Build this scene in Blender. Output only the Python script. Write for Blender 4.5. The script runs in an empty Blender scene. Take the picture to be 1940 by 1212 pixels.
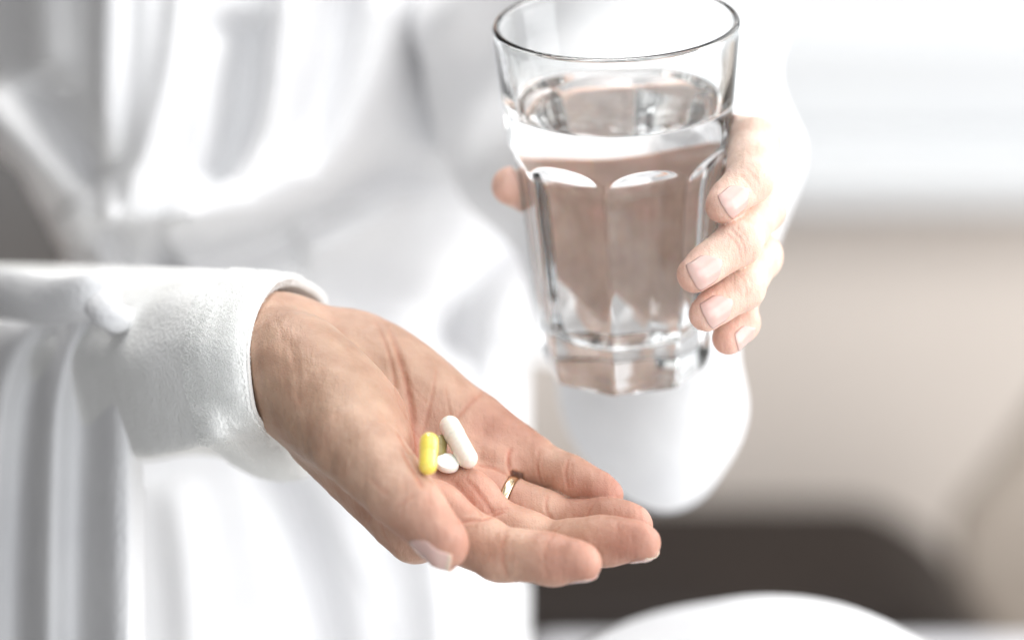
import bpy, math, random
import numpy as np
from mathutils import Vector, Matrix, kdtree
from mathutils.bvhtree import BVHTree

random.seed(4); np.random.seed(4)
S = bpy.context.scene
C = S.collection
R = math.radians

# ------------------------------------------------------------------ camera
PITCH = R(23.5)
FOC = 5389.0                      # focal length in photograph pixels (100 mm lens)
RT = np.array([1.0, 0, 0])
FW = np.array([0.0, math.cos(PITCH), -math.sin(PITCH)])
DN = np.array([0.0, -math.sin(PITCH), -math.cos(PITCH)])
CAM = np.array([0, 0, 1.0]) - FW  # one metre from the pills, which lie a metre above the floor
cam = bpy.data.cameras.new('camera'); camo = bpy.data.objects.new('camera', cam); C.objects.link(camo)
camo.matrix_world = Matrix(((RT[0], -DN[0], -FW[0], CAM[0]), (RT[1], -DN[1], -FW[1], CAM[1]),
                            (RT[2], -DN[2], -FW[2], CAM[2]), (0, 0, 0, 1)))
cam.lens = 100; cam.sensor_width = 36; cam.clip_end = 100; cam.clip_start = 0.05
cam.dof.use_dof = True; cam.dof.focus_distance = 0.971; cam.dof.aperture_fstop = 3.3
S.camera = camo

# ------------------------------------------------------------------ light
w = bpy.data.worlds.new('World'); S.world = w; w.use_nodes = True
bg = w.node_tree.nodes['Background']
bg.inputs['Color'].default_value = (0.93, 0.96, 1.0, 1); bg.inputs['Strength'].default_value = 0.67
def area(name, loc, target, size, power, color=(1, 1, 1)):
    l = bpy.data.lights.new(name, 'AREA'); l.shape = 'RECTANGLE'; l.size, l.size_y = size
    l.energy = power; l.color = color
    o = bpy.data.objects.new(name, l); C.objects.link(o); o.location = loc
    o.rotation_euler = (Vector(target) - Vector(loc)).to_track_quat('-Z', 'Y').to_euler()
    return o
area('window_light', (1.35, 0.85, 1.65), (0.1, 0.1, 1.0), (1.5, 1.4), 17, (1.0, 0.985, 0.97))
area('side_window_light', (1.55, -0.10, 1.40), (0.0, 0.15, 1.0), (1.3, 1.5), 15, (0.98, 0.99, 1.0))
area('front_fill_light', (1.15, -1.45, 1.95), (0.1, 0.15, 1.0), (1.7, 1.4), 15, (0.98, 0.99, 1.0))  # added fill lamp, brightens the robe front and the palm behind the glass
area('ceiling_light', (0.35, 0.15, 2.5), (0.1, 0.1, 1.0), (1.4, 1.2), 7, (1.0, 0.99, 0.97))
area('wall_fill_light', (-0.3, 0.75, 1.9), (0.1, 1.7, -0.2), (0.8, 0.5), 17, (1.0, 0.985, 0.965))  # unseen lamp added to brighten the far wall
S.view_settings.view_transform = 'Standard'; S.view_settings.look = 'None'
S.view_settings.exposure = 0.38; S.view_settings.gamma = 1
S.cycles.use_denoising = True
S.cycles.max_bounces = 16; S.cycles.transmission_bounces = 14; S.cycles.diffuse_bounces = 6
S.cycles.sample_clamp_indirect = 6

# ------------------------------------------------------------------ helpers
def q(px, py, z):
    """point seen at pixel (px,py), z cm beyond one metre from the camera -> metric cm in a frame x right, y down, z away"""
    D = 100.0 + z
    return np.array([(px - 970) / FOC * D, (py - 606) / FOC * D, z])
def qa(a): return np.array([q(*t) for t in a])
def W(P):
    P = np.atleast_2d(P) * 0.01
    return CAM + P[:, :1] * RT + P[:, 1:2] * DN + (P[:, 2:3] + 1.0) * FW
def Wd(v):
    v = np.asarray(v, float); return v[0] * RT + v[1] * DN + v[2] * FW
def unit(v): v = np.asarray(v, float); return v / np.linalg.norm(v)

def mesh_np(name, V, F, mat=None, parent=None, smooth=True, world=False):
    V = np.asarray(V, float)
    if not world: V = W(V)
    me = bpy.data.meshes.new(name)
    if isinstance(F, np.ndarray):
        n, k = F.shape
        me.vertices.add(len(V)); me.vertices.foreach_set('co', V.astype(np.float32).ravel())
        me.loops.add(n * k); me.loops.foreach_set('vertex_index', F.astype(np.int32).ravel())
        me.polygons.add(n); me.polygons.foreach_set('loop_start', np.arange(0, n * k, k, dtype=np.int32))
        me.update(calc_edges=True); me.validate()
    else:
        me.from_pydata([tuple(v) for v in V], [], [tuple(int(i) for i in f) for f in F])
        me.update()
    if smooth: me.polygons.foreach_set('use_smooth', [True] * len(me.polygons))
    o = bpy.data.objects.new(name, me); C.objects.link(o)
    if mat:
        for m in (mat if isinstance(mat, (list, tuple)) else [mat]): me.materials.append(m)
    if parent: o.parent = parent; o.matrix_parent_inverse = parent.matrix_world.inverted()
    return o
def empty(name, P, label, cat, group=None):
    o = bpy.data.objects.new(name, None); C.objects.link(o); o.location = W(P)[0]
    o['label'] = label; o['category'] = cat
    if group: o['group'] = group
    o.empty_display_size = 0.02
    bpy.context.view_layer.update()
    return o
def tag(o, label=None, cat=None, group=None, kind=None):
    for k, v in (('label', label), ('category', cat), ('group', group), ('kind', kind)):
        if v: o[k] = v
    return o
def grid_faces(nu, nv, wrap_u=False, wrap_v=False):
    iu = np.arange(nu if wrap_u else nu - 1); iv = np.arange(nv if wrap_v else nv - 1)
    A, B = np.meshgrid(iu, iv, indexing='ij'); A = A.ravel(); B = B.ravel()
    A1 = (A + 1) % nu; B1 = (B + 1) % nv
    return np.stack([A * nv + B, A1 * nv + B, A1 * nv + B1, A * nv + B1], 1)

# ------------------------------------------------------------------ materials
def mat(name):
    m = bpy.data.materials.new(name); m.use_nodes = True
    nt = m.node_tree; b = nt.nodes['Principled BSDF']
    return m, nt, b
def N_(nt, t, **kw):
    n = nt.nodes.new(t)
    for k, v in kw.items(): setattr(n, k, v)
    return n
def bump_chain(nt, b, layers, coord='Object'):
    tc = N_(nt, 'ShaderNodeTexCoord'); prev = None
    for (kind, scale, strength, dist, sc3) in layers:
        mp = N_(nt, 'ShaderNodeMapping'); mp.inputs['Scale'].default_value = sc3
        nt.links.new(tc.outputs[coord], mp.inputs['Vector'])
        if kind == 'noise':
            t = N_(nt, 'ShaderNodeTexNoise'); t.inputs['Scale'].default_value = scale; t.inputs['Detail'].default_value = 5
            out = t.outputs['Fac']
        else:
            t = N_(nt, 'ShaderNodeTexVoronoi'); t.feature = 'DISTANCE_TO_EDGE' if kind == 'vedge' else 'F1'; t.inputs['Scale'].default_value = scale
            out = t.outputs['Distance']
        nt.links.new(mp.outputs[0], t.inputs['Vector'])
        bp = N_(nt, 'ShaderNodeBump'); bp.inputs['Strength'].default_value = strength; bp.inputs['Distance'].default_value = dist
        nt.links.new(out, bp.inputs['Height'])
        if prev: nt.links.new(prev, bp.inputs['Normal'])
        prev = bp.outputs['Normal']
    nt.links.new(prev, b.inputs['Normal'])

def skin_material(name, tint=(1, 1, 1)):
    m, nt, b = mat(name)
    at = N_(nt, 'ShaderNodeVertexColor', layer_name='skin_tone')
    tc = N_(nt, 'ShaderNodeTexCoord')
    nz = N_(nt, 'ShaderNodeTexNoise'); nz.inputs['Scale'].default_value = 95; nz.inputs['Detail'].default_value = 6
    nt.links.new(tc.outputs['Object'], nz.inputs['Vector'])
    rp = N_(nt, 'ShaderNodeValToRGB')
    rp.color_ramp.elements[0].position = .3; rp.color_ramp.elements[0].color = (.80, .70, .66, 1)
    rp.color_ramp.elements[1].position = .7; rp.color_ramp.elements[1].color = (1.06, 1.03, 1.02, 1)
    nt.links.new(nz.outputs['Fac'], rp.inputs[0])
    mx = N_(nt, 'ShaderNodeMix', data_type='RGBA', blend_type='MULTIPLY'); mx.inputs[0].default_value = .95
    nt.links.new(at.outputs['Color'], mx.inputs[6]); nt.links.new(rp.outputs[0], mx.inputs[7])
    nt.links.new(mx.outputs[2], b.inputs['Base Color'])
    b.inputs['Roughness'].default_value = .46
    b.inputs['Specular IOR Level'].default_value = .38
    b.inputs['Subsurface Weight'].default_value = .28
    b.inputs['Subsurface Radius'].default_value = (1.0, .34, .18)
    b.inputs['Subsurface Scale'].default_value = .0032
    bump_chain(nt, b, [('vedge', 1100, .65, .00028, (1, 1, 1)), ('noise', 620, .5, .0004, (1.0, 1.0, .45)),
                       ('noise', 230, .55, .0010, (1.5, .5, .6))])
    return m
M_SKIN = skin_material('skin')

def simple(name, col, rough=.5, layers=None, **kw):
    m, nt, b = mat(name)
    b.inputs['Base Color'].default_value = (*col, 1); b.inputs['Roughness'].default_value = rough
    for k, v in kw.items(): b.inputs[k.replace('_', ' ')].default_value = v
    if layers: bump_chain(nt, b, layers)
    return m
def mottled(name, c1, c2, scale, rough=.6, layers=None, detail=4, **kw):
    m = simple(name, c1, rough, layers, **kw); nt = m.node_tree; b = nt.nodes['Principled BSDF']
    tc = N_(nt, 'ShaderNodeTexCoord'); nz = N_(nt, 'ShaderNodeTexNoise'); nz.inputs['Scale'].default_value = scale; nz.inputs['Detail'].default_value = detail
    rp = N_(nt, 'ShaderNodeValToRGB'); rp.color_ramp.elements[0].color = (*c1, 1); rp.color_ramp.elements[1].color = (*c2, 1)
    rp.color_ramp.elements[0].position = .35; rp.color_ramp.elements[1].position = .65
    nt.links.new(tc.outputs['Object'], nz.inputs['Vector']); nt.links.new(nz.outputs['Fac'], rp.inputs[0]); nt.links.new(rp.outputs[0], b.inputs['Base Color'])
    return m
M_TERRY = mottled('terry_cloth', (.86, .86, .84), (.90, .90, .885), 60, .95,
                  [('noise', 700, .6, .0012, (1, 1, 1.0)), ('noise', 60, .3, .004, (1, 1, 1))])
M_LOOP = simple('terry_yarn', (.93, .93, .915), .95)
M_ROBE = mottled('robe_cloth', (.79, .79, .80), (.84, .84, .845), 30, .95, [('noise', 300, .4, .002, (1, 1, 1))])
M_NAIL = simple('fingernail', (.70, .45, .40), .25, [('noise', 300, .12, .0002, (1, .1, 1))], Subsurface_Weight=.2, Subsurface_Scale=.002, Coat_Weight=.35)
M_NAILTIP = simple('nail_free_edge', (.68, .53, .42), .25, Subsurface_Weight=.3, Subsurface_Scale=.002, Coat_Weight=.4)
M_GOLD = simple('gold', (.88, .74, .50), .2, [('noise', 900, .05, .0002, (1, 1, 1))], Metallic=1.0)
M_YELLOW = mottled('yellow_gelatine', (.84, .66, .10), (.88, .71, .13), 400, .12, Subsurface_Weight=.2, Subsurface_Scale=.0015, Coat_Weight=.7)
M_WHITECAP = mottled('white_gelatine', (.76, .74, .64), (.81, .79, .71), 900, .24, Subsurface_Weight=.3, Subsurface_Scale=.0015, Coat_Weight=.5)
M_TABLET = mottled('pressed_tablet', (.82, .84, .77), (.86, .88, .82), 1500, .6, [('noise', 1800, .35, .0002, (1, 1, 1))], Subsurface_Weight=.2, Subsurface_Scale=.001)
M_OLIVE = mottled('shaded_gelatine', (.26, .22, .085), (.31, .26, .10), 500, .3, Subsurface_Weight=.2, Subsurface_Scale=.001)  # dark olive paints in the shade between the pills
def glassmat(name, ior, col=(1, 1, 1), rough=0):
    m = bpy.data.materials.new(name); m.use_nodes = True; nt = m.node_tree; nt.nodes.clear()
    o = N_(nt, 'ShaderNodeOutputMaterial'); g = N_(nt, 'ShaderNodeBsdfGlass')
    g.inputs['IOR'].default_value = ior; g.inputs['Roughness'].default_value = rough; g.inputs['Color'].default_value = (*col, 1)
    nt.links.new(g.outputs[0], o.inputs['Surface']); return m
M_GLASS = glassmat('clear_glass', 1.5, (.992, .997, .996))
M_WTOP = glassmat('water_surface', 1.333)
M_WSIDE = glassmat('water_against_glass', 1.333 / 1.5)

# ------------------------------------------------------------------ implicit surfaces (cm)
def smin(a, b, k):
    if k <= 0: return np.minimum(a, b)
    h = np.clip(k - np.abs(a - b), 0, None) / k
    return np.minimum(a, b) - h * h * k * .25
def cap(a, b, ra, rb):
    a = np.asarray(a, float); b = np.asarray(b, float); ab = b - a; L = float(ab @ ab)
    def f(P):
        t = np.clip(((P - a) @ ab) / L, 0, 1)
        d = P - a - t[:, None] * ab
        return np.sqrt((d * d).sum(1)) - (ra + (rb - ra) * t)
    return f
def ell(c, ax, r):
    c = np.asarray(c, float); ax = np.array([unit(v) for v in ax]); r = np.asarray(r, float)
    def f(P):
        p = (P - c) @ ax.T
        k0 = np.sqrt(((p / r) ** 2).sum(1)); k1 = np.sqrt(((p / (r * r)) ** 2).sum(1)) + 1e-9
        return k0 * (k0 - 1) / k1
    return f
def blend(fs, k):
    def f(P):
        d = None
        for g in fs:
            v, kk = (g[0](P), g[1]) if isinstance(g, tuple) else (g(P), k)
            d = v if d is None else smin(d, v, kk)
        return d
    return f
def surface_nets(f, lo, hi, h):
    lo = np.asarray(lo, float); n = np.ceil((np.asarray(hi) - lo) / h / 4).astype(int) * 4 + 1
    cn = (n - 1) // 4
    # coarse pass
    cx = [lo[i] + (np.arange(cn[i]) * 4 + 2) * h for i in range(3)]
    G = np.stack(np.meshgrid(*cx, indexing='ij'), -1).reshape(-1, 3)
    cd = f(G).reshape(cn)
    D = np.full(n, 1.0, np.float32)
    rep = np.repeat(np.repeat(np.repeat(cd, 4, 0), 4, 1), 4, 2)
    D[:-1, :-1, :-1] = rep
    near = np.zeros(n, bool)
    m = (np.abs(cd) < 4.2 * h * 1.1)
    nr = np.repeat(np.repeat(np.repeat(m, 4, 0), 4, 1), 4, 2)
    near[:-1, :-1, :-1] |= nr; near[1:, 1:, 1:] |= nr; near[1:, :-1, :-1] |= nr; near[:-1, 1:, :-1] |= nr; near[:-1, :-1, 1:] |= nr
    near[1:, 1:, :-1] |= nr; near[1:, :-1, 1:] |= nr; near[:-1, 1:, 1:] |= nr
    idx = np.argwhere(near)
    for s in range(0, len(idx), 400000):
        ii = idx[s:s + 400000]
        D[ii[:, 0], ii[:, 1], ii[:, 2]] = f(lo + ii * h)
    sg = D < 0
    c = sg[:-1, :-1, :-1].astype(np.int8)
    c = sum(sg[i:n[0] - 1 + i, j:n[1] - 1 + j, k:n[2] - 1 + k].astype(np.int8) for i in (0, 1) for j in (0, 1) for k in (0, 1))
    act = np.argwhere((c > 0) & (c < 8))
    vid = np.full(n - 1, -1, np.int64); vid[act[:, 0], act[:, 1], act[:, 2]] = np.arange(len(act))
    acc = np.zeros((len(act), 3)); cnt = np.zeros(len(act))
    cor = [(i, j, k) for i in (0, 1) for j in (0, 1) for k in (0, 1)]
    for a in cor:
        for ax in range(3):
            if a[ax]: continue
            b = list(a); b[ax] = 1
            da = D[act[:, 0] + a[0], act[:, 1] + a[1], act[:, 2] + a[2]]; db = D[act[:, 0] + b[0], act[:, 1] + b[1], act[:, 2] + b[2]]
            ok = (da < 0) != (db < 0); t = np.where(ok, da / np.where(ok, da - db, 1), 0)
            p = np.array(a, float)[None] + np.eye(3)[ax][None] * t[:, None]
            acc[ok] += p[ok]; cnt[ok] += 1
    V = lo + (act + acc / cnt[:, None]) * h
    F = []
    for ax in range(3):
        sl0 = [slice(None)] * 3; sl1 = [slice(None)] * 3; sl0[ax] = slice(0, -1); sl1[ax] = slice(1, None)
        a = sg[tuple(sl0)]; b = sg[tuple(sl1)]; e = np.argwhere(a != b)
        o1, o2 = [(1, 2), (2, 0), (0, 1)][ax]
        e = e[(e[:, o1] > 0) & (e[:, o2] > 0) & (e[:, o1] < n[o1] - 1) & (e[:, o2] < n[o2] - 1)]
        ins = sg[e[:, 0], e[:, 1], e[:, 2]]
        def v(d1, d2):
            k = e.copy(); k[:, o1] -= d1; k[:, o2] -= d2; return vid[k[:, 0], k[:, 1], k[:, 2]]
        qd = np.stack([v(1, 1), v(0, 1), v(0, 0), v(1, 0)], 1)
        qd[~ins] = qd[~ins][:, ::-1]
        F.append(qd)
    F = np.concatenate(F); F = F[(F >= 0).all(1)]
    return V, F
def grad(f, P, e=.01):
    g = np.stack([f(P + np.eye(3)[i] * e) - f(P - np.eye(3)[i] * e) for i in range(3)], 1) / (2 * e)
    return g
def project(f, P, it=2):
    for _ in range(it):
        g = grad(f, P); d = f(P); P = P - g * (d / np.clip((g * g).sum(1), .2, None))[:, None]
    return P
def vnoise(P, scale, seed=0):
    """cheap smooth value noise, -1..1"""
    rs = np.random.RandomState(seed); T = rs.rand(32, 32, 32) * 2 - 1
    p = P * scale; i = np.floor(p).astype(int); f = p - i; f = f * f * (3 - 2 * f)
    o = 0
    for a in (0, 1):
        for b in (0, 1):
            for c in (0, 1):
                wt = (f[:, 0] if a else 1 - f[:, 0]) * (f[:, 1] if b else 1 - f[:, 1]) * (f[:, 2] if c else 1 - f[:, 2])
                o = o + wt * T[(i[:, 0] + a) & 31, (i[:, 1] + b) & 31, (i[:, 2] + c) & 31]
    return o

def finger(J, r, palmar, tipk=.35):
    """J: joints (cm), r: radii, palmar: direction the pads face"""
    J = [np.asarray(j, float) for j in J]; fs = []
    for i in range(len(J) - 1):
        fs.append(cap(J[i], J[i + 1], r[i], r[i + 1]))
    for i in range(len(J) - 1):
        d = unit(J[i + 1] - J[i]); n = unit(palmar - (palmar @ d) * d)
        L = np.linalg.norm(J[i + 1] - J[i]); last = i == len(J) - 2
        t0, t1 = (.35, .80) if not last else (.30, .72)
        rr = (r[i] + r[i + 1]) / 2 * (.86 if not last else .84)
        off = (r[i] + r[i + 1]) / 2 * .27
        fs.append(cap(J[i] + d * L * t0 + n * off, J[i] + d * L * t1 + n * off, rr, rr * .97))
    return blend(fs, .35)

def finish_hand(name, f, lo, hi, h, creases, tips, tone, parent):
    V, F = surface_nets(f, lo, hi, h)
    V = project(f, V, 2)
    Nn = grad(f, V); Nn /= np.linalg.norm(Nn, axis=1)[:, None] + 1e-9
    bvh = BVHTree.FromPolygons([tuple(v) for v in V], [tuple(int(i) for i in a) for a in F])
    kd = kdtree.KDTree(len(V))
    for i, v in enumerate(V): kd.insert(v, i)
    kd.balance()
    disp = np.zeros(len(V)); red = np.zeros(len(V))
    for (pts, wd, dp, rd) in creases:
        P3 = []
        pts = smooth_poly(pts)
        for (px, py) in pts:
            dr = Vector(((px - 970) / FOC, (py - 606) / FOC, 1)).normalized()
            hit = bvh.ray_cast(Vector((0, 0, -100)), dr)
            if hit[0] is not None: P3.append(np.array(hit[0]))
        best = {}
        n = len(P3)
        for a, p in enumerate(P3):
            fade = min(1, (a + 1) / (n * .22 + 1), (n - a) / (n * .22 + 1))
            for (co, i, d) in kd.find_range(p, wd * 4):
                x = d / wd
                s = fade * (math.exp(-x * x)); bl = fade * math.exp(-((x - 2.1) / 1.0) ** 2)
                o = best.get(i)
                if o is None or d < o[0]: best[i] = (d, s, bl)
        for i, (d, s, bl) in best.items():
            disp[i] -= .62 * (dp * s - dp * .22 * bl); red[i] = max(red[i], 1.5 * rd * s)
    return V, F, Nn, disp, red
def smooth_poly(pts, step=3.0):
    pts = [np.array(p, float) for p in pts]
    if len(pts) > 2:
        for _ in range(3):
            o = [pts[0]]
            for a, b in zip(pts[:-1], pts[1:]): o += [a * .75 + b * .25, a * .25 + b * .75]
            pts = o + [pts[-1]]
    out = []
    for a, b in zip(pts[:-1], pts[1:]):
        n = max(1, int(np.linalg.norm(b - a) / step))
        out += [a + (b - a) * i / n for i in range(n)]
    return out + [pts[-1]]
def set_tone(o, col):
    a = o.data.color_attributes.new('skin_tone', 'FLOAT_COLOR', 'POINT')
    c = np.ones((len(col), 4), np.float32); c[:, :3] = col
    a.data.foreach_set('color', c.ravel())

# ------------------------------------------------------------------ the person
person = empty('person', q(500, 1300, 20), 'woman in a white bathrobe with pills in her open palm, holding a glass of water', 'person')

# palm-up hand, local frame: L to the fingers, Wv to the little finger, Nv out of the palm
L_ = unit((.79, .585, -.21)); W_ = np.array([.47, -.34, .81]); W_ = unit(W_ - (W_ @ L_) * L_); N_v = np.cross(L_, W_)
O = q(505, 665, 0)
def hl(l, w_, n): return O + l * L_ + w_ * W_ + n * N_v
FA = unit(q(505, 665, 0) - q(240, 652, 9.0))
mcI, mcM, mcR, mcP = q(786, 980, -3.3), hl(8.1, -1.1, -.35), hl(7.7, .52, -.38), hl(7.3, 3.0, .80)
palm = blend([
    cap(hl(.3, -1.0, 0), mcI, 1.35, 1.08), cap(hl(.3, -.4, 0), mcM, 1.35, 1.08), cap(hl(.3, .4, 0), mcR, 1.35, 1.05), cap(hl(.3, 1.1, 0), mcP, 1.3, .98),
    
    (ell(hl(3.8, 2.4, .75), (L_, W_, N_v), (3.4, 1.65, 1.45)), 1.1),              # hypothenar
    (ell(hl(3.4, -1.75, 1.40), (unit(L_ + .25 * W_), W_, N_v), (3.1, 1.8, 1.70)), .8),   # thenar
    (ell(q(842, 948, -4.6), (L_, W_, N_v), (1.0, .62, .5)), .35), (ell(q(903, 925, -3.0), (L_, W_, N_v), (1.0, .6, .5)), .35), (ell(q(945, 868, -.9), (L_, W_, N_v), (.9, .6, .5)), .35),
    (cap(hl(7.3, 1.9, .5), hl(7.9, .2, .35), .72, .70), .8), (cap(hl(7.9, -.2, .3), hl(8.4, -1.7, .25), .7, .7), .8),
    (cap(O - FA * 1.6 + W_ * .5, O - FA * .2 + W_ * .75, 1.6, 1.72), 1.0), (cap(O - FA * 1.6 - W_ * .5, O - FA * .2 - W_ * .75, 1.6, 1.72), 1.0),
    (cap(q(-100, 655, 22), O - FA * 1.6, 1.8, 1.6), 1.0),
], .9)
TH = [q(560, 700, -1.8), q(664, 832, -4.7), q(769, 947, -6.4), q(845, 1037, -7.2)]
th_base = blend([cap(TH[0], TH[1], 1.75, 1.42), cap(TH[0], q(690, 800, -2.6), 1.5, 1.2)], .8)
thumb = blend([cap(TH[1], TH[2], 1.38, .95), cap(TH[2], TH[3], .96, .68),
               (cap(q(704, 872, -5.5), q(744, 920, -6.1), 1.12, 1.0), .5),
               (cap(q(790, 962, -6.9), q(840, 1018, -7.5), .82, .67), .5)], .4)
palm = blend([palm, (th_base, 1.0), (cap(q(602, 838, -1.2), q(786, 1010, -3.2), .95, 1.02), .35), (thumb, .14)], .9)
IX = [mcI, q(948, 1050, -5.2), q(1048, 1062, -6.2), q(1106, 1066, -6.8)]
MX = [mcM, q(1046, 1038, -3.4), q(1150, 1026, -4.6), q(1217, 1028, -5.3)]
RX = [mcR, q(1080, 996, -1.9), q(1160, 990, -2.9), q(1203, 994, -3.4)]
PX = [mcP, q(1028, 888, -.5), q(1088, 910, -1.3), q(1152, 936, -2.1)]
fI = finger(IX, (1.02, .86, .77, .60), N_v); fM = finger(MX, (1.02, .84, .77, .62), N_v)
fR = finger(RX, (.98, .80, .74, .60), N_v); fP = finger(PX, (.95, .78, .68, .53), N_v)
rc = mcR * .49 + RX[1] * .51; rd = unit(RX[1] - mcR); RING_R = .93
def right_hand(P):
    p = palm(P); d = p
    for g in (fI, fM, fR, fP): d = smin(d, smin(g(P), p, .55), .06)
    # the ring presses into the finger
    v = P - rc; t = v @ rd; rad = np.linalg.norm(v - t[:, None] * rd, axis=1)
    shell = np.maximum(np.maximum(np.abs(t) - .17, rad - 1.22), RING_R - .03 - rad)
    return -smin(-d, shell, .07)
CR = [  # palm lines and finger creases traced on the hand (pixels), width cm, depth cm, redness
    ([(735, 612), (752, 660), (770, 720), (782, 790), (790, 850), (796, 900)], .10, .11, .5),
    ([(700, 585), (728, 640), (745, 700), (752, 760)], .07, .06, .35),
    ([(752, 760), (775, 800), (810, 850)], .05, .03, .3),
    ([(826, 700), (822, 735), (812, 775), (800, 830)], .06, .05, .3),
    ([(752, 690), (790, 745), (815, 770)], .05, .03, .2),
    ([(845, 730), (850, 770), (858, 800)], .05, .04, .2),
    ([(918, 742), (890, 765), (866, 792), (858, 800)], .08, .08, .4),
    ([(905, 880), (930, 885), (955, 895), (966, 905)], .07, .06, .4),
    ([(880, 905), (905, 930), (925, 960), (935, 975)], .07, .06, .35),
    ([(850, 905), (880, 935), (905, 965), (912, 978)], .05, .05, .3),
    ([(818, 905), (812, 930), (815, 960)], .05, .03, .2),
    ([(760, 850), (775, 880), (792, 905), (800, 925)], .07, .07, .6),
    ([(752, 820), (768, 850), (778, 862)], .06, .05, .6),
    ([(778, 862), (800, 838)], .04, .04, .6),
    ([(968, 848), (962, 870), (966, 892), (975, 902)], .07, .10, .6),      # little finger base
    ([(1022, 852), (1016, 885), (1024, 915)], .05, .055, .4), ([(1030, 854), (1026, 885), (1034, 915)], .03, .03, .3),
    ([(1078, 868), (1070, 895), (1078, 925)], .05, .05, .4), ([(1086, 872), (1080, 898), (1086, 925)], .03, .03, .3),
    ([(1040, 935), (1032, 960), (1045, 985)], .06, .06, .4), ([(1125, 955), (1115, 968), (1110, 985)], .05, .04, .3),
    ([(872, 990), (890, 985), (918, 985), (938, 975), (956, 968)], .07, .07, .5),
    ([(1062, 996), (1050, 1006), (1044, 1020)], .05, .05, .3), ([(918, 975), (940, 965), (965, 962)], .05, .05, .4),
    ([(958, 1012), (950, 1030), (952, 1065), (962, 1095)], .08, .035, .3), ([(1038, 1022), (1030, 1050), (1036, 1090)], .05, .03, .2),
    ([(700, 905), (720, 925), (735, 935)], .08, .03, .2), ([(748, 962), (765, 950), (785, 938)], .07, .035, .2),
    ([(540, 640), (560, 680), (562, 740), (575, 790)], .12, .022, .06), ([(520, 600), (535, 640), (536, 700), (548, 770)], .10, .018, .06),
    ([(740, 1030), (725, 1005), (722, 990)], .06, .03, .2), ([(690, 1000), (700, 985), (706, 960)], .05, .03, .1),
]
rng = np.random.RandomState(7)
for k in range(46):     # fine skin folds over the wrist and thenar
    x0 = rng.uniform(480, 600); y0 = rng.uniform(620, 800)
    if y0 > 700 + (x0 - 480) * 1.6: continue
    ln = rng.uniform(30, 80); sl = .18 + (x0 - 480) / 300
    CR.append(([(x0, y0), (x0 + ln * sl * .4 + rng.uniform(-3, 3), y0 + ln * .5), (x0 + ln * sl, y0 + ln)], .03, .006, .05))
for k in range(60):
    t = rng.rand(); x0 = 545 + 150 * t + rng.uniform(-14, 14); y0 = 770 + 190 * t + rng.uniform(-25, 22)
    CR.append(([(x0, y0), (x0 + 10, y0 + 18), (x0 + 22, y0 + 34)], .03, .006, .04))
Vr, Fr, Nr, dr_, red_r = finish_hand('right', right_hand, (-22, -5.5, -12), (6.2, 10.6, 16.5), .065, CR, None, None, person)
def tone_hand(V, tips, red, Nn, tan_pt, base=(.57, .388, .292), pink_shade=(.49, .245, .182), tan_shade=(.365, .248, .170), tr=2.0):  # skin colours of thenar and finger pads, darkened to paint in shade
    col = np.tile(np.array(base), (len(V), 1))
    dwr = np.clip(1 - np.linalg.norm(V - tan_pt, axis=1) / 6.0, 0, 1)[:, None]
    col = col * (1 - dwr) + np.array(tan_shade) * dwr
    m = np.zeros(len(V))
    for t in tips:
        m = np.maximum(m, np.exp(-(np.linalg.norm(V - t, axis=1) / tr) ** 2))
    n = vnoise(V, .8, 3) * .5 + vnoise(V, 2.2, 5) * .3
    m = np.clip(m * .85 + .30 * n, 0, 1)[:, None]
    col = col * (1 - m) + np.array(pink_shade) * m
    r = np.clip(red, 0, 1)[:, None]
    col = col * (1 - r) + col * np.array((.88, .58, .50)) * r
    return col
thenar_fold = q(785, 870, -2.5)
col_r = tone_hand(Vr, [IX[3], MX[3], RX[3], PX[3], TH[3], thenar_fold, q(905, 935, -2.5), q(960, 850, 0), q(850, 955, -4)], red_r, Nr, q(625, 775, -3))
disp_r = dr_ + .018 * vnoise(Vr, 2.0, 11) + .006 * vnoise(Vr, 7.0, 12)

# hand round the glass
def ql(px, py, z): return q(px, py, z - 1.6)
GC = ql(1167, 38, 3.0)      # rim centre
AX = unit(Wd((0, 0, 0)) if False else np.array([-math.sin(R(2.6)) * .92, -math.cos(PITCH) * math.cos(R(2.6)), -math.sin(PITCH)]))
HG = 12.9
GB = GC - AX * HG * 1.04          # base centre
gI = [ql(1345, 262, 8.2),ql(1431, 270, 3.0),ql(1423, 342, .4),ql(1370, 390, -.5)]
gM = [ql(1360, 345, 8.8),ql(1440, 397, 2.6),ql(1400, 460, -.3),ql(1317, 520, -1.3)]
gR = [ql(1350, 420, 8.9),ql(1436, 486, 2.8),ql(1407, 546, .2),ql(1338, 595, -.7)]
gP = [ql(1330, 490, 8.8),ql(1400, 560, 3.2),ql(1403, 612, 1.4),ql(1380, 644, .8)]
GT = [ql(1228, 505, 11.2),ql(1122, 425, 9.6), ql(1046, 375, 8.0),ql(968, 352, 5.2)]
WL = ql(1262, 530, 12.6)
palmL = blend([cap(WL, gI[0], 1.35, 1.05), cap(WL, gM[0], 1.35, 1.05), cap(WL, gR[0], 1.35, 1.0), cap(WL, gP[0], 1.35, .95),
               cap(GT[0], GT[1], 1.35, 1.3), cap(GT[1], GT[2], 1.2, 1.0), (cap(GT[2], GT[3], .95, .68), .4),
               cap(ql(1200, 480, 9.6),ql(1250, 400, 9.2), 1.2, 1.0),
               cap(ql(1330, 268, 8.4), ql(1110, 325, 9.0), 1.0, .95), cap(ql(1110, 325, 9.0), GT[1], 1.0, 1.1),
               cap(WL, ql(1258, 640, 14.5), 1.6, 1.5), cap(ql(1258, 640, 14.5), ql(1258, 790, 21), 1.5, 1.3)], .9)
def toward_axis(p):
    v = p - GC; h = v @ AX; return unit(GC + AX * h - p)
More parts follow.
